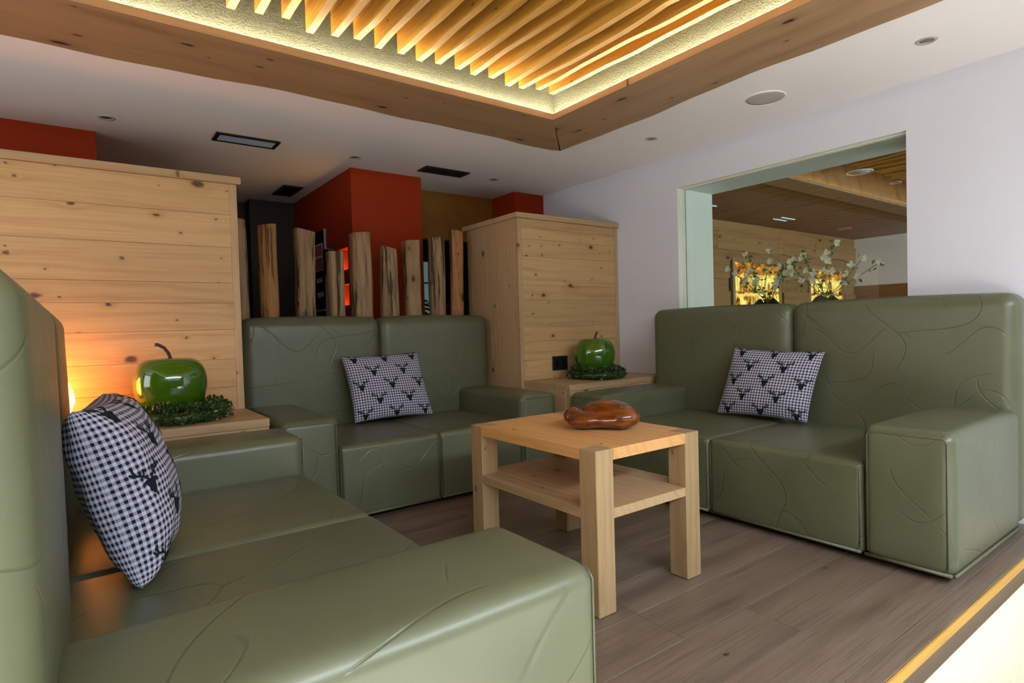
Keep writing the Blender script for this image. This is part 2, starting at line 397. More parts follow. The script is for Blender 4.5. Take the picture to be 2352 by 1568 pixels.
# right wall with the opening to the second room
wr = struct(boxes('wall_right', [((-4.49, WY, -.3), (-2.88, 4.2, 2.9)), ((-1.32, WY, -.3), (WX+.1, 4.2, 2.9)), ((-2.88, WY, 2.093), (-1.32, 4.2, 2.9)), ((-2.88, WY, -.3), (-1.32, 4.2, .95))], WALLP))
boxes('reveal', [((-2.8795, WY+.001, .951), (-2.876, 4.199, 2.092)), ((-2.876, WY+.001, 2.0895), (-1.32, 4.199, 2.0925))], REVEAL, wr)
w1 = bpy.data.objects.new('window_1', None); link(w1, None, Matrix.Translation((-2.1, 3.84, .95))); struct(w1)
boxes('pane', [((-2.872, 3.838, .953), (-1.328, 3.846, 2.085))], GLASS, w1)
boxes('bead', [((-2.88, 3.80, .951), (-2.872, 3.866, 2.092))], BEADM, w1)
boxes('bead', [((-1.328, 3.80, .951), (-1.32, 3.866, 2.092))], BEADM, w1)
boxes('bead', [((-2.872, 3.80, 2.085), (-1.328, 3.866, 2.0925))], BEADM, w1)
boxes('sill_board', [((-2.871, 3.76, .95), (-1.329, 4.19, .953))], WHITE, w1)
# back wall pieces (x = -4.49), yellow panel, black depths
struct(boxes('wall_back', [((-6.2, -3.4, -.3), (-4.5, .125, CZ+.02))], ORANGE))
def niche_column():
    bm = bmesh.new(); X0, X1, Y0, Y1 = -6.0, -4.475, 1.765, 2.386
    xs = [X0, -4.80, -4.585, X1]; zs = [-.3, 1.26, 1.44, 1.55, 1.735, CZ+.02]
    def quad(a, b, c, d): bm.faces.new([bm.verts.new(p) for p in (a, b, c, d)])
    for i in range(3):
        for j in range(5):
            xa, xb, za, zb = xs[i], xs[i+1], zs[j], zs[j+1]
            if i == 1 and j in (1, 3):
                D = Y0+.16
                quad((xa,D,za),(xb,D,za),(xb,D,zb),(xa,D,zb)); quad((xa,Y0,za),(xb,Y0,za),(xb,D,za),(xa,D,za))
                quad((xa,Y0,zb),(xa,D,zb),(xb,D,zb),(xb,Y0,zb)); quad((xa,Y0,za),(xa,D,za),(xa,D,zb),(xa,Y0,zb)); quad((xb,Y0,za),(xb,Y0,zb),(xb,D,zb),(xb,D,za))
            else: quad((xa,Y0,za),(xb,Y0,za),(xb,Y0,zb),(xa,Y0,zb))
    z0, z1 = zs[0], zs[-1]
    quad((X1,Y0,z0),(X1,Y1,z0),(X1,Y1,z1),(X1,Y0,z1)); quad((X0,Y1,z0),(X0,Y1,z1),(X1,Y1,z1),(X1,Y1,z0)); quad((X0,Y0,z0),(X0,Y0,z1),(X0,Y1,z1),(X0,Y1,z0))
    quad((X0,Y0,z1),(X1,Y0,z1),(X1,Y1,z1),(X0,Y1,z1))
    bmesh.ops.remove_doubles(bm, verts=bm.verts[:], dist=1e-5); return bm
colm = struct(mobj('wall_back.001', niche_column(), ORANGE))
for za in (1.26, 1.55):
    boxes('niche_light', [((-4.79, 1.79, za+.001), (-4.595, 1.80, za+.004))], NICHEM, colm)
    boxes('niche_lip', [((-4.80, 1.766, za), (-4.585, 1.774, za+.007))], ORANGE, colm)
struct(boxes('wall_back.002', [((-5.2, 3.39, -.3), (-4.49, WY, CZ+.02))], ORANGE))
struct(boxes('wall_back.003', [((-4.93, 2.386, 1.90), (-4.86, 3.39, CZ+.02))], YELLOWOOD)).matrix_basis
struct(boxes('wall_back.004', [((-6.2, 1.35, -.3), (-6.0, 1.765, CZ+.02)), ((-6.5, -3.4, -.3), (-6.2, 1.36, CZ+.02)), ((-6.3, 2.386, -.3), (-6.2, 3.22, CZ)), ((-6.3, 3.50, -.3), (-6.2, 4.2, CZ)), ((-6.3, 3.22, 1.86), (-6.2, 3.50, CZ)), ((-6.2, 3.75, -.3), (-4.49, 4.2, CZ))], BLACKWALL))
# walls out of view that close the room, with the front window and an invented side opening for daylight
struct(boxes('wall_left', [((-6.4, -3.6, -.3), (-3.35, -3.4, CZ)), ((-.65, -3.6, -.3), (WX+.1, -3.4, CZ)), ((-3.35, -3.6, 2.2), (-.65, -3.4, CZ)), ((-3.35, -3.6, -.3), (-.65, -3.4, .4))], CEILWOOD))
struct(boxes('wall_front', [((WX, -3.4, -.3), (WX+.1, -1.6, CZ)), ((WX, 3.6, -.3), (WX+.1, WY, CZ)), ((WX, -1.6, 2.25), (WX+.1, 3.6, CZ)), ((WX, -1.6, -.3), (WX+.1, 3.6, -.1))], CEILWOOD))

# ceiling with the cove and a gap for the invented skylight
KX0, KX1, KY0, KY1 = -2.81, 1.0, -1.0, 2.455
ce = struct(boxes('ceiling', [((-6.4, -3.6, CZ), (KX0, WY, CZ+.02)), ((KX1, -3.6, CZ), (1.43, WY, CZ+.02)), ((1.43, -3.6, CZ), (2.07, -1.61, CZ+.02)), ((1.43, 2.81, CZ), (2.07, WY, CZ+.02)), ((2.07, -3.6, CZ), (WX+.1, WY, CZ+.02)), ((KX0, -3.6, CZ), (KX1, KY0, CZ+.02)), ((KX0, KY1, CZ), (KX1, WY, CZ+.02))], WHITE))
boxes('cove_wall', [((KX0-.02, KY0, CZ+.02), (KX0, KY1, 2.70))], PLASTER, ce)
boxes('cove_wall', [((KX0, KY1, CZ+.02), (KX1, KY1+.02, 2.70))], PLASTER, ce)
boxes('cove_wall', [((KX1, KY0, CZ+.02), (KX1+.02, KY1, 2.70))], PLASTER, ce)
boxes('cove_wall', [((KX0, KY0-.02, CZ+.02), (KX1, KY0, 2.70))], PLASTER, ce)
boxes('cove_top', [((KX0-.02, KY0-.02, 2.70), (KX1+.02, KY1+.02, 2.72))], PLASTER, ce)
def wavy(t, s, a=.018):
    return a*(math.sin(t*2.1+s)+.6*math.sin(t*5.3+s*2.7)+.25*math.sin(t*13+s*1.3))
def live_frame(p0, p1, q1, q0, s, name, parent, mat, zb=2.315, zt=2.351):
    """mitred board: inner edge p0-p1 straight, outer edge q0-q1 wavy; local x along the grain"""
    d = Vector((p1[0]-p0[0], p1[1]-p0[1], 0)); L = d.length; d.normalize(); nrm = Vector((-d.y, d.x, 0))
    pts = []
    f = lambda p: (Vector((p[0]-p0[0], p[1]-p0[1], 0)).dot(d), Vector((p[0]-p0[0], p[1]-p0[1], 0)).dot(nrm))
    a, b = f(q1), f(q0)
    out = [f(p0), f(p1)]
    n = 60
    for i in range(n+1):
        t = i/n; x = a[0]+(b[0]-a[0])*t; y = a[1]+(b[1]-a[1])*t
        e = 1 if 0 < i < n else 0
        out.append((x, y + wavy(x, s)*e))
    bm = prism_bm(out, 0, zt-zb)
    for v_ in bm.verts:
        if v_.co.z < .001 and v_.co.y > .05: v_.co.y -= .006   # softly chamfered waney edge
    m = Matrix(((d.x, nrm.x, 0, p0[0]), (d.y, nrm.y, 0, p0[1]), (0, 0, 1, zb), (0, 0, 0, 1)))
    o = mobj(name, bm, mat, parent, m)
    return o
I0, I1, J0, J1 = -2.739, .93, -.93, 2.385
O0, O1, P0_, P1_ = -3.20, 1.39, -1.39, 2.845
live_frame((I0, J0), (I0, J1), (O0, P1_), (O0, P0_), .4, 'frame_board', ce, BEAM)
live_frame((I0, J1), (I1, J1), (O1, P1_), (O0, P1_), 2.2, 'frame_board', ce, BEAM)
live_frame((I1, J1), (I1, J0), (O1, P0_), (O1, P1_), 1.2, 'frame_board', ce, BEAM)
live_frame((I1, J0), (I0, J0), (O0, P0_), (O1, P0_), 3.1, 'frame_board', ce, BEAM)
zl = 2.3515
boxes('light_strip', [((-2.797, KY0+.06, zl), (-2.783, KY1-.03, zl+.003))], LEDM, ce)
boxes('light_strip', [((-2.76, 2.428, zl), (KX1-.06, 2.442, zl+.003))], LEDM, ce)
boxes('light_strip', [((.975, KY0+.06, zl), (.99, 2.41, zl+.004))], LEDM, ce)
boxes('light_strip', [((-2.76, -.99, zl), (.95, -.975, zl+.004))], LEDM, ce)
def slat(x0, x1, y, s, parent, zb=2.445, zt=2.64, th=.034, mat=SLAT):
    L = x1-x0; n = 44; out = []
    for i in range(n+1):
        x = L*i/n; out.append((x, wavy(x*1.3, s, .007) + .012*math.exp(-((x-((s*1.7) % L))/.09)**2)))
    out += [(L, zt-zb), (0, zt-zb)]
    bm = prism_bm(out, -th/2, th/2)
    # the lower edge is rounded a little by slanting the outer faces
    m = Matrix(((1, 0, 0, x0), (0, 0, -1, y), (0, 1, 0, zb), (0, 0, 0, 1)))
    o = mobj('ceiling_slat', bm, mat, parent, m); return o
ys = [2.37-.1116*i for i in range(29)]
for i, y in enumerate(ys):
    if y > -.85: slat(-2.715 + .012*math.sin(i*2.3), .85, y-.017, i*1.37, ce, 2.445+.006*math.sin(i*1.9))

# ------------------------------------------------------------------ second room seen through the opening
R2Y = 10.4
wb = struct(boxes('wall_back.005', [((-4.6, 4.2, -.3), (-4.47, R2Y, 2.5))], BLACKWALL))
zedges = [(2.35, 2.19), (2.20, 1.975), (1.985, 1.835), (1.845, 1.62), (1.63, 1.43), (1.44, 1.22), (1.23, .95), (.96, .6)]
def wall_board(y0, y1, zb, zt, s, off):
    L = y1-y0; n = max(4, int(L*7)); out = []
    for i in range(n+1):
        out.append((L*i/n, wavy(L*i/n*1.4, s, .014)))
    out += [(L, zt-zb), (0, zt-zb)]
    bm = prism_bm(out, 0, .035+off*2.2)
    m = Matrix(((0, 0, 1, -4.47), (1, 0, 0, y0), (0, 1, 0, zb), (0, 0, 0, 1)))
    mobj('wall_board', bm, WALLWOOD, wb, m)
for i, (zt, zb) in enumerate(zedges):
    if zb > 1.83 or zb < 1.1:
        cuts = [4.2, 5.9+.7*math.sin(i*2), 8.1+.8*math.sin(i*3.1), R2Y]
        for a, b in zip(cuts, cuts[1:]): wall_board(a+.002, b-.002, zb, zt, i*1.7+a, .012*(i % 2))
    else:
        for a, b in ((4.2, 6.80), (8.12, 8.84), (10.02, R2Y)): wall_board(a, b, zb, zt, i*1.7+a, .012*(i % 2))
struct(boxes('wall_far', [((-4.6, R2Y, 1.57), (2.0, R2Y+.15, 2.5)), ((-4.6, R2Y+.03, -.3), (2.0, R2Y+.15, 1.57))], WHITE))
struct(boxes('trim_3', [((-4.44, R2Y-.03, -.3), (2.0, R2Y+.03, 1.57))], CEILWOOD))
struct(boxes('wall_right.001', [((2.0, 4.2, -.3), (2.15, R2Y, 2.5))], WHITE))
struct(boxes('floor.002', [((-4.6, 4.2, -.3), (2.0, R2Y, -.17))], OAK))
Q0, Q1, V0, V1 = -2.81, 1.2, 4.75, 9.0
c2 = struct(boxes('ceiling.001', [((-4.6, 4.2, CZ), (Q0, R2Y, CZ+.02)), ((Q0, 4.2, CZ), (Q1, V0, CZ+.02)), ((Q0, V1, CZ), (Q1, R2Y, CZ+.02)), ((Q1, 4.2, CZ), (2.0, R2Y, CZ+.02))], CEILWOOD))
boxes('cove_wall', [((Q0-.02, V0, CZ+.02), (Q0, V1, 2.72)), ((Q0, V1, CZ+.02), (Q1, V1+.02, 2.72)), ((Q1, V0, CZ+.02), (Q1+.02, V1, 2.72)), ((Q0, V0-.02, CZ+.02), (Q1, V0, 2.72))], CEILWOOD, c2)
boxes('cove_top', [((Q0-.02, V0-.02, 2.70), (Q1+.02, V1+.02, 2.72))], CEILWOOD, c2)
boxes('frame_board', [((-2.98, V0-.2, 2.318), (-2.74, V1+.2, 2.35))], BEAM, c2)
boxes('light_strip', [((-2.80, V0+.05, 2.352), (-2.785, V1-.05, 2.356))], LED2M, c2)
for i in range(26):
    y = V0+.16+.155*i
    if y < V1-.1: slat(-2.45+.015*math.sin(i*1.7), 1.0, y, i*2.1+.3, c2, 2.44, 2.62, .05)
def at_x(*p): return p
# ------------------------------------------------------------------ sofas
def sofa(label, origin, rz, W, D, arm, group):
    root = thing('sofa', (*origin, 0), label, 'sofa', group, rz)
    B = WM[root]
    def part(name, lo, hi, r, bulge, n=9):
        c = Vector([(lo[i]+hi[i])/2 for i in range(3)])
        return mobj(name, soft_bm(hi[0]-lo[0], hi[1]-lo[1], hi[2]-lo[2], r, bulge, n), LEATHER, root, B @ Matrix.Translation(c), True)
    sw = (W-2*arm)/2; BT = .20; zf = .028
    def piping(parent, pts, rad=.0045, closed=False):
        mobj('piping', tube_bm(pts, rad, 6, None, closed), PIPING, parent, B.copy(), True)
    for x0 in (0, W-arm):
        a = part('armrest', (x0, 0, zf), (x0+arm, D+.02, .595), .042, (.004, .006, .008))
        e = .012; i0, i1 = x0+.022, x0+arm-.022
        piping(a, [(i0, -.001, zf+.03), (i0, -.001, .557), (i0+.012, -.001, .571), (i1-.012, -.001, .571), (i1, -.001, .557), (i1, -.001, zf+.03)], .0028)
        piping(a, [(x0+.008, .004, zf+.012), (x0+arm-.008, .004, zf+.012)], .008)
        ex = x0+.002 if x0 == 0 else x0+arm-.002
        piping(a, [(ex, .01, zf+.012), (ex, D, zf+.012)], .008)
    for j in range(2):
        x0 = arm+j*sw
        s = part('seat', (x0, .004, zf), (x0+sw, D+.02, .430), .028, (.002, .008, .012), 12)
        piping(s, [(x0+.008, .008, zf+.012), (x0+sw-.008, .008, zf+.012)], .008)
        for xx in (x0+.012, x0+sw-.012):
            piping(s, [(xx, .0045, zf+.03), (xx, .0035, .39), (xx, .012, .412)], .0022)
    for j in range(2):
        b = part('backrest', (j*W/2+.001, D, zf), ((j+1)*W/2-.001, D+BT, 1.15), .065, (.004, .016, .012), 12)
    return root
G = 'sage green leather sofas around the table'
sofa('long sage green leather sofa against the white wall below the opening', (-2.975, 2.668), 0, 2.185, .862, .33, G)
sofa('sage green leather sofa at the back in front of the timber posts', (-3.07, .80), PI/2, 1.836, .81, .303, G)
sofa('sage green leather sofa in the foreground seen from its near arm', (-.80, .785), PI, 2.17, .835, .33, G)

# ------------------------------------------------------------------ table
t = thing('coffee_table', (-1.894, 1.745, 0), 'square pine coffee table with thick legs and a lower shelf', 'table')
TX0, TX1, TY0, TY1, TH, LG = -2.305, -1.484, 1.450, 2.042, .602, .088
for xa in (TX0, TX1-LG):
    for ya in (TY0, TY1-LG):
        board('leg', (xa, ya, 0.002), (xa+LG, ya+LG, TH), 'zy', PINELEG, t, .0025)
# top: planks fitted around the legs
board('top_plank', (TX0+LG, TY0, TH-.042), (TX1-LG, TY0+LG, TH), 'xy', TABLETOP, t, .001)
for a, b in ((TY0+LG, TY0+.296), (TY0+.296, TY1-LG)):
    board('top_plank', (TX0, a, TH-.042), (TX1, b, TH), 'xy', TABLETOP, t, .0006)
board('top_plank', (TX0+LG, TY1-LG, TH-.042), (TX1-LG, TY1, TH), 'xy', TABLETOP, t, .001)
board('shelf', (TX0+LG, TY0, .345), (TX1-LG, TY0+LG, .381), 'xy', PINE2, t, .001)
board('shelf', (TX0+.004, TY0+LG, .345), (TX1-.004, TY1-LG, .381), 'xy', PINE2, t, .0006)
board('shelf', (TX0+LG, TY1-LG, .345), (TX1-LG, TY1, .381), 'xy', PINE2, t, .001)

# carved bowl on the table
def blob(name, ells, mat, label, cat, m, voxel=.006):
    bm = bmesh.new()
    for c, r, ry in ells:
        g = bmesh.ops.create_uvsphere(bm, u_segments=32, v_segments=20, radius=1)
        M = Matrix.Translation(c) @ Matrix.Rotation(ry, 4, 'Y') @ Matrix.Diagonal((*r, 1))
        bmesh.ops.transform(bm, matrix=M, verts=g['verts'])
    o = mobj(name, bm, mat, None, m, True)
    md = o.modifiers.new('remesh', 'REMESH'); md.mode = 'VOXEL'; md.voxel_size = voxel*.7; md.use_smooth_shade = True
    sm = o.modifiers.new('smooth', 'SMOOTH'); sm.factor = .5; sm.iterations = 14
    return tag(o, label, cat)
bang = math.atan2(.225, .23)
blob('carved_bowl', [((.035, .02, .066), (.120, .08, .053), .06), ((.0, -.012, .042), (.150, .082, .038), .02), ((.09, -.01, .052), (.075, .08, .048), .1), ((-.125, .0, .055), (.042, .05, .036), -.5), ((-.06, -.03, .04), (.09, .07, .036), -.1), ((.075, -.03, .03), (.07, .06, .028), 0)],
     CARVED, 'glossy brown carved wooden bowl lying on the coffee table', 'bowl', Matrix.Translation((-1.806, 1.806, .603)) @ Matrix.Rotation(bang, 4, 'Z'))

# ------------------------------------------------------------------ pine cabinets with benches
def cabinet(label, x0, x1, y0, y1, seams, battens, side_seams, visible_side):
    c = thing('pine_cabinet', ((x0+x1)/2, (y0+y1)/2, .0), label, 'cabinet', 'pine cabinets')
    boxes('body', [((x0+.02, y0+.022, .0), (x1-.022, y1-.022, 1.86))], PINE2, c)
    zz = seams
    for za, zb in zip(zz, zz[1:]):
        cuts = [battens[0] if battens[0] else y0, battens[1] if battens[1] else y1]
        board('face_plank', (x1-.022, cuts[0]+.0005, za+.0005), (x1-.003, cuts[1]-.0005, zb-.0005), 'yz', PINE, c, .0011)
    if battens[0]: board('edge_post', (x1-.022, y0, .0), (x1, battens[0], 1.874), 'zy', PINE2, c, .002)
    if battens[1]: board('edge_post', (x1-.022, battens[1], .0), (x1, y1, 1.874), 'zy', PINE2, c, .002)
    xs = [x0+.02] + side_seams + [x1-.022]
    for a, b in zip(xs, xs[1:]):
        if visible_side < 0: board('side_plank', (a+.0005, y0+.001, 0), (b-.0005, y0+.022, 1.874), 'zx', PINE2, c, .001)
        else: board('side_plank', (a+.0005, y1-.022, 0), (b-.0005, y1-.001, 1.874), 'zx', PINE2, c, .001)
    ycap = [y0-.018 if visible_side < 0 else y0, y1+.02 if visible_side > 0 else y1]
    board('cap', (x0-.03, ycap[0], 1.874), (x1+.02, ycap[1], 1.913), 'yx', PINE2, c, .003)
    return c
cabinet('tall pine cabinet of wide planks at the left behind the apple', -4.24, -3.49, -1.25, .722, [.64, .767, .92, 1.08, 1.225, 1.334, 1.528, 1.705, 1.874], (None, .686), [-3.87], 1)
cabinet('tall pine cabinet in the corner beside the white wall', -4.24, -3.51, 2.671, 3.748, [.64, .79, .938, 1.047, 1.256, 1.369, 1.587, 1.72, 1.805, 1.874], (2.71, 3.713), [-3.924], -1)
def bench(label, x0, x1, y0, y1, side):
    b = thing('corner_bench', ((x0+x1)/2, (y0+y1)/2, 0), label, 'bench', 'pine corner benches')
    n = 3; wd = (x1-x0)/n
    for i in range(n):
        board('top_plank', (x0+i*wd+.0004, y0, .600), (x0+(i+1)*wd-.0004, y1, .640), 'yx', PINE2, b, .0008 if i < n-1 else .0015)
    L = (y1-y0)/4
    board('front_panel', (x1-.04, y0+.002, 0), (x1-.004, y1-.002, .5995), 'yz', PINE2, b, .002)
    ya = (y0+.001, y0+.037) if side < 0 else (y1-.037, y1-.001)
    board('side_panel', (x0, ya[0], 0), (x1-.042, ya[1], .5995), 'xz', PINE2, b, .002)
    return b
bench('pine corner bench between the left cabinet and the back sofa', -3.488, -2.99, -1.25, .728, 1)
bench('pine corner bench in front of the corner cabinet', -3.508, -3.0, 2.70, 3.748, -1)
sk = thing('wall_socket', (-3.51, 3.06, .70), 'black double socket plate on the corner cabinet face', 'socket')
mobj('plate', box_bm(.012, .156, .112, .004, 2, (0, 0, .056)), BLACK, sk, Matrix.Translation((-3.507, 3.059, .700)))
for dy in (-.037, .037):
    mobj('socket_insert', lathe_bm([(0, 0), (.022, 0), (.024, .002), (.024, .004), (0, .004)], 20), HOLE, sk, Matrix.Translation((-3.504, 3.059+dy, .756)) @ Matrix.Rotation(PI/2, 4, 'Y'))

# ------------------------------------------------------------------ apples on wreaths, salt lamp
def apple(loc, label, stem_dir, bend):
    a = thing('decorative_apple', loc, label, 'apple', 'green decorative apples', stem_dir)
    prof = [(0, .018), (.03, .006), (.055, .0), (.085, .008), (.115, .03), (.140, .065), (.156, .11), (.161, .155), (.156, .20), (.142, .238), (.118, .264), (.088, .276), (.058, .272), (.034, .262), (.014, .252), (0, .249)]
    bm = lathe_bm(prof, 40)
    o = mobj('body', bm, APPLE, a, WM[a].copy(), True)
    ss = o.modifiers.new('subsurf', 'SUBSURF'); ss.levels = ss.render_levels = 1
    pts = [(0, 0, .25), (.002*bend, 0, .275), (-.006*bend, 0, .30), (-.022*bend, 0, .325), (-.045*bend, 0, .340), (-.06*bend, 0, .342)] if bend else [(0, 0, .25), (.0, .004, .28), (.0, .014, .305), (0, .03, .322)]
    n = len(pts)
    mobj('stem', tube_bm(pts, [.009, .008, .0075, .0075, .008, .0085][:n], 10), STEM, a, WM[a].copy(), True)
    return a
def wreath(loc, label, seed, R=.155, r=.058):
    rnd = random.Random(seed); w_ = thing('leaf_wreath', loc, label, 'wreath', 'boxwood wreaths')
    ring = tube_bm([(R*math.cos(2*PI*i/24), R*math.sin(2*PI*i/24), .03) for i in range(24)], .028, 8, None, True)
    mobj('ring', ring, BOXWOOD, w_, WM[w_].copy(), True)
    bm = bmesh.new()
    for i in range(4200):
        th = rnd.random()*2*PI; ph = rnd.random()*2*PI; rr = r*(.55+.5*rnd.random()) * (1+.18*math.sin(th*3+seed))
        cx = R+rr*math.cos(ph)*1.12; z = max(.004, .04+rr*math.sin(ph)*.85)
        p = Vector((cx*math.cos(th), cx*math.sin(th), z))
        d = Vector((math.cos(ph)*math.cos(th), math.cos(ph)*math.sin(th), math.sin(ph))) + Vector((rnd.gauss(0, .5), rnd.gauss(0, .5), rnd.gauss(0, .5)+.2))
        d.normalize(); s = d.cross(Vector((rnd.gauss(0, 1), rnd.gauss(0, 1), rnd.gauss(0, 1)))).normalized(); nn = d.cross(s)
        L = .013+.010*rnd.random(); wd = L*.33
        tip = p+d*L
        if tip.z < .002: continue
        v = [bm.verts.new((q.x, q.y, max(.0015, q.z))) for q in (p, p+d*L*.5+s*wd+nn*.002, tip, p+d*L*.5-s*wd+nn*.002)]
        bm.faces.new((v[0], v[1], v[2])); bm.faces.new((v[0], v[2], v[3]))
    fo = mobj('foliage', bm, BOXWOOD, w_, WM[w_].copy()); fo['kind'] = 'stuff'
    return w_
wreath((-3.235, .372, .641), 'dark green leaf wreath under the apple at the left cabinet', 3)
apple((-3.25, .345, .672), 'large glossy green apple with a curved stem at the left cabinet', PI/2, 1)
wreath((-3.235, 3.20, .641), 'dark green leaf wreath under the apple by the white wall', 8)
apple((-3.25, 3.195, .672), 'large glossy green apple with a short stem by the white wall', 0, 0)
def salt_lamp():
    s = thing('salt_lamp', (-3.34, -.122, .641), 'glowing orange salt rock lamp half hidden behind the foreground sofa', 'lamp')
    bm = bmesh.new(); bmesh.ops.create_icosphere(bm, subdivisions=4, radius=1)
    for v in bm.verts:
        n = mnoise.noise(v.co*1.7)*.22 + mnoise.noise(v.co*4.1+Vector((3, 1, 2)))*.10
        k_ = 1+n; z = v.co.z*k_
        ta = 1-.22*max(0, (z+1)/2)
        v.co = Vector((v.co.x*k_*.092*ta, v.co.y*k_*.092*ta, .03+.125+z*.125))
    mobj('crystal', bm, saltmat(), s, WM[s].copy(), False)
    mobj('base', lathe_bm([(0, 0), (.07, 0), (.075, .006), (.075, .022), (.068, .03), (0, .03)], 28), OAK, s, WM[s].copy(), True)
salt_lamp()

# ------------------------------------------------------------------ cushions with the deer print
def cushion(label, bl, br, tl, tr, face, T, seed, even=.12, odd=.31, back=.5, ex=.40):
    bl, br, tl, tr = map(Vector, (bl, br, tl, tr)); face = Vector(face)
    n = (br-bl).cross(tl-bl).normalized()
    if n.dot(face) < 0: n = -n
    W = (br-bl).length; H = (tl-bl).length; ctr = (bl+br+tl+tr)/4
    def base(u, v):
        uu = u*(1-.055*(1-v*v)*abs(u)); vv = v*(1-.06*(1-u*u)*abs(v))
        s, t_ = (uu+1)/2, (vv+1)/2
        return (bl*(1-s)+br*s)*(1-t_)+(tl*(1-s)+tr*s)*t_
    def surf(u, v, side):
        th = T*(max(0, 1-u*u)*max(0, 1-v*v))**ex*((1-back) if side > 0 else back)
        p = base(u, v)
        wr = .006*mnoise.noise(Vector((u*3+seed, v*3, side))) + .012*mnoise.noise(Vector((u*7+seed, v*2.5, side)))*(abs(u)**3+abs(v)**3)
        return p + n*side*(th+wr*min(1, 6*min(1-abs(u), 1-abs(v))))
    NA = 400
    def arc(f):
        t_ = [0.]; prev = f(-1.)
        for i in range(1, NA+1):
            q = f(-1+2*i/NA); t_.append(t_[-1]+(q-prev).length); prev = q
        m_ = t_[NA//2]; return [a-m_ for a in t_]
    AU = arc(lambda q: surf(q, 0., 1)); AV = arc(lambda q: surf(0., q, 1))
    def look(tab, q):
        f = (q+1)/2*NA; i = min(NA-1, max(0, int(f))); return tab[i]+(tab[i+1]-tab[i])*(f-i)
    def inv(tab, d):
        lo, hi = -1., 1.
        for _ in range(24):
            md = (lo+hi)/2
            if look(tab, md) < d: lo = md
            else: hi = md
        return max(-.995, min(.995, (lo+hi)/2))
    c = thing('cushion', (ctr.x, ctr.y, min(bl.z, br.z)), label, 'cushion', 'gingham cushions with deer heads')
    bm = bmesh.new(); uvl = bm.loops.layers.uv.new('UVMap'); N_ = 40
    for side in (1, -1):
        g = {}
        for i in range(N_+1):
            for j in range(N_+1):
                u = math.sin((-1+2*i/N_)*PI/2)*.5+(-1+2*i/N_)*.5; v = math.sin((-1+2*j/N_)*PI/2)*.5+(-1+2*j/N_)*.5
                g[i, j] = (bm.verts.new(surf(u, v, side)), (look(AU, u), look(AV, v)))
        for i in range(N_):
            for j in range(N_):
                q = [g[i, j], g[i+1, j], g[i+1, j+1], g[i, j+1]]
                f = bm.faces.new([a[0] for a in q])
                for lp in f.loops:
                    lp[uvl].uv = [a[1] for a in q if a[0] == lp.vert][0]
    bmesh.ops.remove_doubles(bm, verts=bm.verts[:], dist=1e-4); bmesh.ops.recalc_face_normals(bm, faces=bm.faces[:])
    mobj('cover', bm, GINGHAM, c, None, True)
    head = [(0,-.036),(.008,-.030),(.013,-.018),(.019,-.002),(.034,.006),(.018,.013),(.008,.011),(0,.013),(-.008,.011),(-.018,.013),(-.034,.006),(-.019,-.002),(-.013,-.018),(-.008,-.030)]
    ant = [[(.006,.010),(.016,.022),(.030,.030),(.044,.036),(.050,.050),(.049,.062)],[(.022,.026),(.018,.038),(.020,.046)],[(.040,.034),(.052,.036),(.060,.046)],[(.030,.030),(.034,.044)]]
    def on(x, y, cu, cv, h=.0022):
        u = inv(AU, look(AU, cu)+x*.85); v = inv(AV, look(AV, cv)+y*.85)
        e_ = .004; p0 = surf(u, v, 1)
        nn = (surf(min(.999, u+e_), v, 1)-surf(u-e_, v, 1)).cross(surf(u, min(.999, v+e_), 1)-surf(u, v-e_, 1)).normalized()
        if nn.dot(n) < 0: nn = -nn
        return p0+nn*h
    k_ = 0
    for row in range(5):
        for j in range(4):
            s = (even if row % 2 == 0 else odd-.38)+.38*j; tt = .07+.215*row
            if not (.04 < s < .97): continue
            cu, cv = s*2-1, 1-tt*2
            d = bmesh.new()
            cen = d.verts.new(on(0, -.006, cu, cv)); rs_ = [[d.verts.new(on(x*f_, -.006+(y+.006)*f_, cu, cv)) for x, y in head] for f_ in (.4, .7, 1.)]
            for a in range(len(head)):
                b_ = (a+1) % len(head); d.faces.new((cen, rs_[0][a], rs_[0][b_]))
                for r0, r1 in zip(rs_, rs_[1:]): d.faces.new((r0[a], r1[a], r1[b_], r0[b_]))
            for sx in (-1, 1):
                for line in ant:
                    for (xa, ya), (xb, yb) in zip(line, line[1:]):
                        L = math.hypot(xb-xa, yb-ya); px, py = -(yb-ya)/L*.0032, (xb-xa)/L*.0032
                        tx, ty = (xb-xa)/L*.0015, (yb-ya)/L*.0015
                        q = [(xa+px-tx, ya+py-ty), (xa-px-tx, ya-py-ty), (xb-px+tx, yb-py+ty), (xb+px+tx, yb+py+ty)]
                        d.faces.new([d.verts.new(on(sx*x, y, cu, cv)) for x, y in q])
            mobj('deer_print', d, FELT, c); k_ += 1
    return c
cushion('gingham deer cushion leaning on the back sofa', (-3.67, 1.419, .452), (-3.66, 1.995, .45), (-3.79, 1.385, .884), (-3.79, 1.948, .892), (1, 0, .2), .15, 1.)
cushion('gingham deer cushion leaning on the sofa below the opening', (-2.286, 3.345, .45), (-1.703, 3.365, .448), (-2.212, 3.445, .877), (-1.633, 3.445, .86), (0, -1, .2), .15, 5., .15, .31)
cushion('gingham deer cushion on the foreground sofa', (-1.66, .10, .445), (-2.22, .17, .445), (-1.665, -.022, .885), (-2.235, .052, .878), (0, 1, .2), .21, 9., .09, .28, .38, .33)

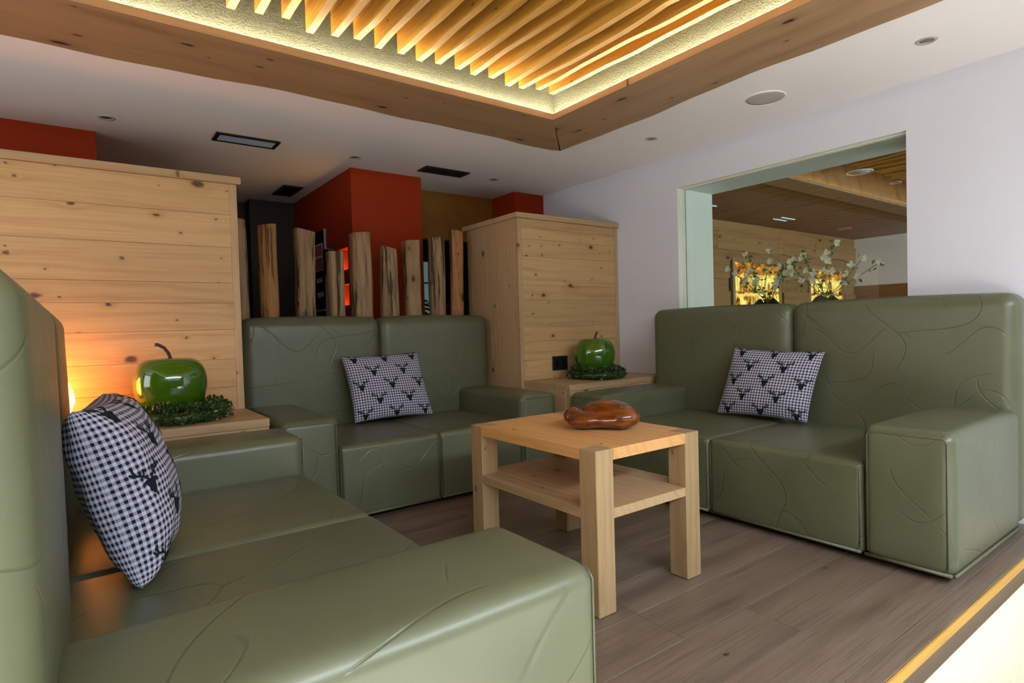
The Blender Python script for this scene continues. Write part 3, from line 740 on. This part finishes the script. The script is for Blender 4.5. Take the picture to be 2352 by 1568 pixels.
# ------------------------------------------------------------------ timber posts behind the back sofa
posts = [(.845, .13, 1.804, 0), (1.052, .128, 1.783, 1), (1.286, .128, 1.762, 2), (1.499, .108, 1.627, 2), (1.704, .142, 1.777, 2), (1.919, .128, 1.679, 2), (2.117, .128, 1.749, 2), (2.350, .127, 1.785, 2), (2.521, .115, 1.847, 1)]
names = ['first', 'second', 'third', 'fourth', 'fifth', 'sixth', 'seventh', 'eighth', 'last']
def post(i, y, wd, top, kind):
    rnd = random.Random(i*5+2); n = 18; seg = 20
    bm = bmesh.new(); rings = []
    for j in range(n+1):
        z = top*j/n; tw = 1+.05*math.sin(z*3+i)+.03*math.sin(z*9+i*2)
        ox = .008*math.sin(z*2.2+i*1.3); oy = .008*math.sin(z*1.7+i*2.1)
        ring = []
        for k_ in range(seg):
            a = 2*PI*k_/seg; r = wd/2*tw
            if kind == 2: # hewn flat on the front, waney at the sides
                e = 5.0; cx, cy = math.cos(a), math.sin(a)
                f = 1/((abs(cx)**e+abs(cy)**e)**(1/e)); x, y_ = r*.8*cx*f, r*cy*f
                y_ += .008*mnoise.noise(Vector((z*5, i*3., math.copysign(1, cy))))
            else:
                f = 1+.06*mnoise.noise(Vector((math.cos(a)*1.5, math.sin(a)*1.5, z*2.5+i*7))); x, y_ = r*math.cos(a)*f, r*math.sin(a)*f
            zz = z + (.012*(y_/(wd/2))*math.sin(i*2.2) if j == n else 0)
            ring.append(bm.verts.new((zz, y_+oy, x+ox)))
        rings.append(ring)
    for A, B_ in zip(rings, rings[1:]):
        for k_ in range(seg): bm.faces.new((A[k_], A[(k_+1) % seg], B_[(k_+1) % seg], B_[k_]))
    bm.faces.new(rings[0][::-1])
    # bevelled top
    cap = [bm.verts.new((v.co.x+.003, v.co.y*.96, v.co.z*.96)) for v in rings[-1]]
    for k_ in range(seg): bm.faces.new((rings[-1][k_], rings[-1][(k_+1) % seg], cap[(k_+1) % seg], cap[k_]))
    bm.faces.new(cap); bmesh.ops.recalc_face_normals(bm, faces=bm.faces[:])
    m = Matrix(((0, 0, 1, -4.17), (0, 1, 0, y), (1, 0, 0, 0.001), (0, 0, 0, 1)))
    o = mobj('timber_post', bm, OLD2 if kind == 1 else OLD, None, m, kind != 2)
    if kind == 2:
        for p in o.data.polygons: p.use_smooth = True
    ends = {0: 'first upright timber post, half hidden by the left pine cabinet', 8: 'last upright timber post, beside the corner pine cabinet'}
    tag(o, ends.get(i, '%s upright timber post behind the back sofa, counted from the left' % names[i]), 'post', 'upright timber posts')
for i, p in enumerate(posts): post(i, *p)

# ------------------------------------------------------------------ ceiling fittings
def spot(x, y, label, r=.045, zc=CZ):
    s = thing('ceiling_spotlight', (x, y, zc-.006), label, 'spotlight', 'recessed ceiling spotlights'); M = Matrix.Translation((x, y, zc))
    mobj('ring', lathe_bm([(r*.62, .0), (r*.66, -.004), (r*.9, -.005), (r, -.001), (r, .0)], 32), METAL, s, M, True)
    mobj('lamp', lathe_bm([(0, -.0012), (r*.4, -.0012), (r*.62, -.0005), (r*.62, 0), (0, 0)], 24), LAMPG, s, M, True)
spot(-4.184, .173, 'recessed ceiling spotlight above the left pine cabinet')
spot(-4.198, 1.695, 'recessed ceiling spotlight in front of the large orange column')
spot(-4.212, 2.961, 'recessed ceiling spotlight above the corner pine cabinet')
spot(-2.721, 3.274, 'recessed ceiling spotlight near the left end of the wall opening')
spot(-1.058, 3.258, 'recessed ceiling spotlight nearest the camera at the right edge')
sp = thing('ceiling_speaker', (-1.87, 3.265, CZ-.006), 'round flat ceiling speaker between two spotlights above the opening', 'speaker')
mobj('rim', lathe_bm([(.104, 0), (.106, -.006), (.112, -.006), (.114, 0)], 48), WHITE, sp, Matrix.Translation((-1.87, 3.265, CZ)), True)
mobj('grille', lathe_bm([(0, -.005), (.08, -.0045), (.1045, -.003), (.1045, 0), (0, 0)], 48), SPEAKER, sp, Matrix.Translation((-1.87, 3.265, CZ)), True)
def vent(x0, x1, y0, y1, label, bl=BLADE, n=6):
    v = thing('ceiling_vent', ((x0+x1)/2, (y0+y1)/2, CZ-.012), label, 'vent', 'slotted ceiling vents')
    e = .025
    for lo, hi in (((x0, y0), (x1, y0+e)), ((x0, y1-e), (x1, y1)), ((x0, y0+e), (x0+e, y1-e)), ((x1-e, y0+e), (x1, y1-e))):
        boxes('frame_bar', [((lo[0], lo[1], CZ-.010), (hi[0], hi[1], CZ))], DARKMETAL, v)
    boxes('backing', [((x0+e, y0+e, CZ-.001), (x1-e, y1-e, CZ-.0003))], HOLE, v)
    for i in range(n):
        xc = x0+e+(x1-x0-2*e)*(i+.5)/n
        bm = box_bm(.012, y1-y0-2*e, .0025)
        mobj('slat', bm, bl, v, Matrix.Translation((xc, (y0+y1)/2, CZ-.006)) @ Matrix.Rotation(-.5, 4, 'Y'))
vent(-4.284, -4.112, .745, 1.14, 'slotted ceiling vent above the back sofa, left of the orange column')
vent(-4.282, -4.122, 2.252, 2.66, 'slotted ceiling vent right of the large orange column', DARKMETAL)
vent(-5.688, -5.29, 1.477, 1.648, 'dark ceiling vent in the passage by the black wall', HOLE, 4)

# ------------------------------------------------------------------ things in the passage behind the posts
cbd = thing('chalkboard', (-5.24, 1.752, .8), 'black chalkboard with photo card hanging on the orange column side', 'chalkboard')
boxes('panel', [((-5.42, 1.750, .75), (-5.10, 1.764, 1.955))], CHALK, cbd)
boxes('edge', [((-5.10, 1.746, .75), (-5.088, 1.764, 1.957))], ALU, cbd)
boxes('ledge', [((-5.40, 1.735, 1.24), (-5.11, 1.750, 1.255))], ALU, cbd)
boxes('photo_card', [((-5.365, 1.7475, 1.60), (-5.14, 1.7498, 1.84))], CHALKW, cbd)
PK = plain('photo_pink', lin(150, 92, 84), .5); PB = plain('photo_orange', lin(150, 96, 62), .5)
boxes('photo', [((-5.355, 1.7460, 1.735), (-5.15, 1.7474, 1.83))], PK, cbd)
boxes('photo', [((-5.355, 1.7460, 1.61), (-5.15, 1.7474, 1.715))], PB, cbd)
def text(body, size, m, mat, parent, name='lettering'):
    cu = bpy.data.curves.new(name, 'FONT'); cu.body = body; cu.size = size; cu.extrude = .0006; cu.align_x = 'RIGHT'
    tmp = bpy.data.objects.new(name, cu); COL.objects.link(tmp)
    me = bpy.data.meshes.new_from_object(tmp.evaluated_get(bpy.context.evaluated_depsgraph_get()))
    bpy.data.objects.remove(tmp, do_unlink=True); me.materials.append(mat)
    return link(bpy.data.objects.new(name, me), parent, m)
RT = Matrix.Rotation(PI/2, 4, 'X')
text('ucua', .085, Matrix.Translation((-5.17, 1.749, 1.50)) @ RT, CHALKW, cbd)
text('ogeia', .085, Matrix.Translation((-5.15, 1.749, 1.37)) @ RT, CHALKW, cbd)
bx = thing('wall_box', (-4.90, 1.70, 1.60), 'small black box mounted between chalkboard and glowing niche', 'box')
mobj('housing', box_bm(.14, .07, .22, .006, 2), BLACK, bx, Matrix.Translation((-4.92, 1.729, 1.65)))
mobj('clip', box_bm(.06, .006, .008, .001), ALU, bx, Matrix.Translation((-4.89, 1.692, 1.752)))
# palm and lit garden window beyond the yellow panel
w2 = bpy.data.objects.new('window_2', None); link(w2, None, Matrix.Translation((-6.25, 3.36, 1.0))); struct(w2)
boxes('pane', [((-6.26, 3.22, .4), (-6.25, 3.50, 1.86))], plain('garden_glass', lin(120, 150, 150), .2, emit=lin(110, 150, 150), es=.35), w2)
boxes('glazing_bar', [((-6.25, 3.22, 1.60), (-6.235, 3.50, 1.615))], DARKMETAL, w2)
def fronds(base, n, L, seed, mat, label, name, spread, cat):
    rnd = random.Random(seed); t_ = thing(name, base, label, cat)
    mobj('pot', lathe_bm([(0, 0), (.13, 0), (.17, .30), (.18, .32), (.16, .32), (0, .30)], 28), BLACK, t_, Matrix.Translation(base), True)
    for f in range(n):
        a = rnd.random()*2*PI; bm = bmesh.new(); pts = []
        for i in range(15):
            s = i/14; pts.append(Vector((math.cos(a)*spread*s**1.4, math.sin(a)*spread*s**1.4, .3+L*(s-.35*s**3))))
        tube_bm(pts, [.006*(1-.7*i/14) for i in range(15)], 5, bm)
        for i in range(4, 15):
            d = (pts[i]-pts[i-1]).normalized(); sd = d.cross(Vector((0, 0, 1))).normalized()
            for sg in (-1, 1):
                tip = pts[i]+(sd*sg*.85+d*.55).normalized()*(.24*(1.05-abs(i-8)/12))-Vector((0, 0, .03))
                b0 = pts[i]; md_ = (b0+tip)/2+Vector((0, 0, .012)); wv = d*.013
                v = [bm.verts.new(q) for q in (b0, md_+wv, tip, md_-wv)]; bm.faces.new(v)
        mobj('frond', bm, mat, t_, Matrix.Translation(base))
fronds((-5.65, 3.1, 0), 12, 1.6, 4, LEAFD, 'dim palm seen between the last timber posts', 'potted_palm', .42, 'plant')

# ------------------------------------------------------------------ second room contents
def picture(y0, y1, z0, z1, label, seed):
    p = thing('backlit_picture', (-4.42, (y0+y1)/2, z0), label, 'picture', 'backlit waterfall pictures'); X = -4.44
    e = .05
    for lo, hi in (((y0-e, z0-e), (y0, z1+e)), ((y1, z0-e), (y1+e, z1+e)), ((y0, z0-e), (y1, z0)), ((y0, z1), (y1, z1+e))):
        boxes('frame_bar', [((X-.02, lo[0], lo[1]), (X+.02, hi[0], hi[1]))], PINE2, p)
    W, H = y1-y0, z1-z0
    mobj('print', box_bm(W, H, .01), fallsmat(seed), p, frame('yz', (X-.005, (y0+y1)/2, (z0+z1)/2)))
picture(6.93, 8.03, 1.12, 1.83, 'golden backlit waterfall picture nearer the opening', 3.1)
picture(8.92, 9.95, 1.12, 1.81, 'golden backlit stream picture further along the board wall', 8.7)
def vase_at(x, y, z, label, fl_label, seed, lean):
    rnd = random.Random(seed)
    v = thing('vase', (x, y, z), label, 'vase', 'black vases on the sill')
    bm = lathe_bm([(0, 0), (.07, 0), (.105, .03), (.125, .09), (.118, .15), (.09, .20), (.06, .228), (.045, .232), (.04, .225), (.05, .19), (0, .12)], 28)
    for q in bm.verts: q.co.z += (.02*math.sin(math.atan2(q.co.y, q.co.x)*3+seed) if q.co.z > .15 else 0)
    mobj('body', bm, VASE, v, Matrix.Translation((x, y, z)), True)
    f = thing('flower_spray', (x, y, z+.15), fl_label, 'flowers', 'white flower sprays')
    for b in range(7):
        ph = -2.6+5.2*b/6+rnd.gauss(0, .2); L = .26+.22*rnd.random()
        dx = (lean*.10+math.sin(ph)*.22)*(.5+rnd.random()); dy = math.cos(ph)*.07
        bm = bmesh.new(); pts = [Vector((0, 0, .16))]
        for i in range(1, 7):
            s = i/6; pts.append(Vector((dx*s**1.3+.02*math.sin(s*5+b), dy*s, .16+(L+.06)*(s-.18*s*s))))
        mobj('stem', tube_bm(pts, .0025, 5, bm), LEAFW, f, Matrix.Translation((x, y, z)))
        lf = bmesh.new(); ptl = bmesh.new()
        for i in range(1, 7):
            for r_ in range(3):
                p = pts[i]+Vector((rnd.gauss(0, .014), rnd.gauss(0, .014), rnd.gauss(0, .014)))
                d = Vector((rnd.gauss(0, 1), rnd.gauss(0, 1), rnd.gauss(0, .7))).normalized(); s_ = d.cross(Vector((rnd.gauss(0, 1), rnd.gauss(0, 1), 1))).normalized()
                Lf = .022+.018*rnd.random(); q = [lf.verts.new(w__) for w__ in (p, p+d*Lf*.45+s_*Lf*.32, p+d*Lf, p+d*Lf*.45-s_*Lf*.32)]
                lf.faces.new(q)
        for i in ((6, 5, 4) if b % 2 else (6, 4, 3)):
            ctr = pts[i]+Vector((rnd.gauss(0, .012), -.01, rnd.gauss(0, .012)))
            for pt in range(5):
                a = 2*PI*pt/5+rnd.random(); d = Vector((math.cos(a), rnd.gauss(-.3, .3), math.sin(a))).normalized(); s_ = d.cross(Vector((0, 1, .2))).normalized(); Lf = .021+.008*rnd.random()
                q = [ptl.verts.new(w__) for w__ in (ctr, ctr+d*Lf*.6+s_*Lf*.5+Vector((0, -.006, 0)), ctr+d*Lf*1.1, ctr+d*Lf*.6-s_*Lf*.5+Vector((0, -.006, 0)))]
                ptl.faces.new(q)
        lo = mobj('leaves', lf, LEAFW, f, Matrix.Translation((x, y, z))); po = mobj('blossoms', ptl, PETAL, f, Matrix.Translation((x, y, z)))
vase_at(-2.30, 4.0, .955, 'black vase on the sill in front of the nearer backlit picture', 'white flower spray in the vase left on the sill', 2, .2)
vase_at(-1.90, 4.0, .955, 'black vase on the sill in front of the farther backlit picture', 'white flower spray in the vase right on the sill', 6, .3)
def lines(x, y, label):
    v = thing('linear_ceiling_light', (x, y, CZ-.01), label, 'ceiling light', 'linear ceiling lights')
    boxes('housing', [((x-.06, y-.17, CZ-.006), (x+.06, y+.17, CZ))], BLADE, v)
    for dx in (-.062, .054): boxes('light_line', [((x+dx, y-.16, CZ-.010), (x+dx+.008, y+.16, CZ-.006))], LINEM, v)
lines(-3.96, 7.32, 'ceiling fitting with two thin pale lines in the second room')
lines(-3.96, 5.62, 'ceiling fitting cut by the left edge of the opening')
spot(-3.95, 8.97, 'dark ceiling spotlight near the far white wall of the second room', .09)
sp2 = thing('ceiling_speaker', (-2.5, 6.0, 2.425), 'round ceiling speaker below the slats of the second room', 'speaker')
mobj('rim', lathe_bm([(.104, 0), (.106, -.006), (.112, -.006), (.114, 0)], 40), WHITE, sp2, Matrix.Translation((-2.5, 6.0, 2.432)), True)
mobj('grille', lathe_bm([(0, -.005), (.1045, -.003), (.1045, 0), (0, 0)], 40), SPEAKER, sp2, Matrix.Translation((-2.5, 6.0, 2.432)), True)
spot(-2.5, 6.82, 'ceiling spotlight below the slats of the second room', .06, 2.432)
area('second_room_fill', (-.5, 7.5, 2.30), (0, 0, 0), 1.2, 1.2, 9, (1., .78, .42))  # unseen warm fill added for the second room, no fitting modelled
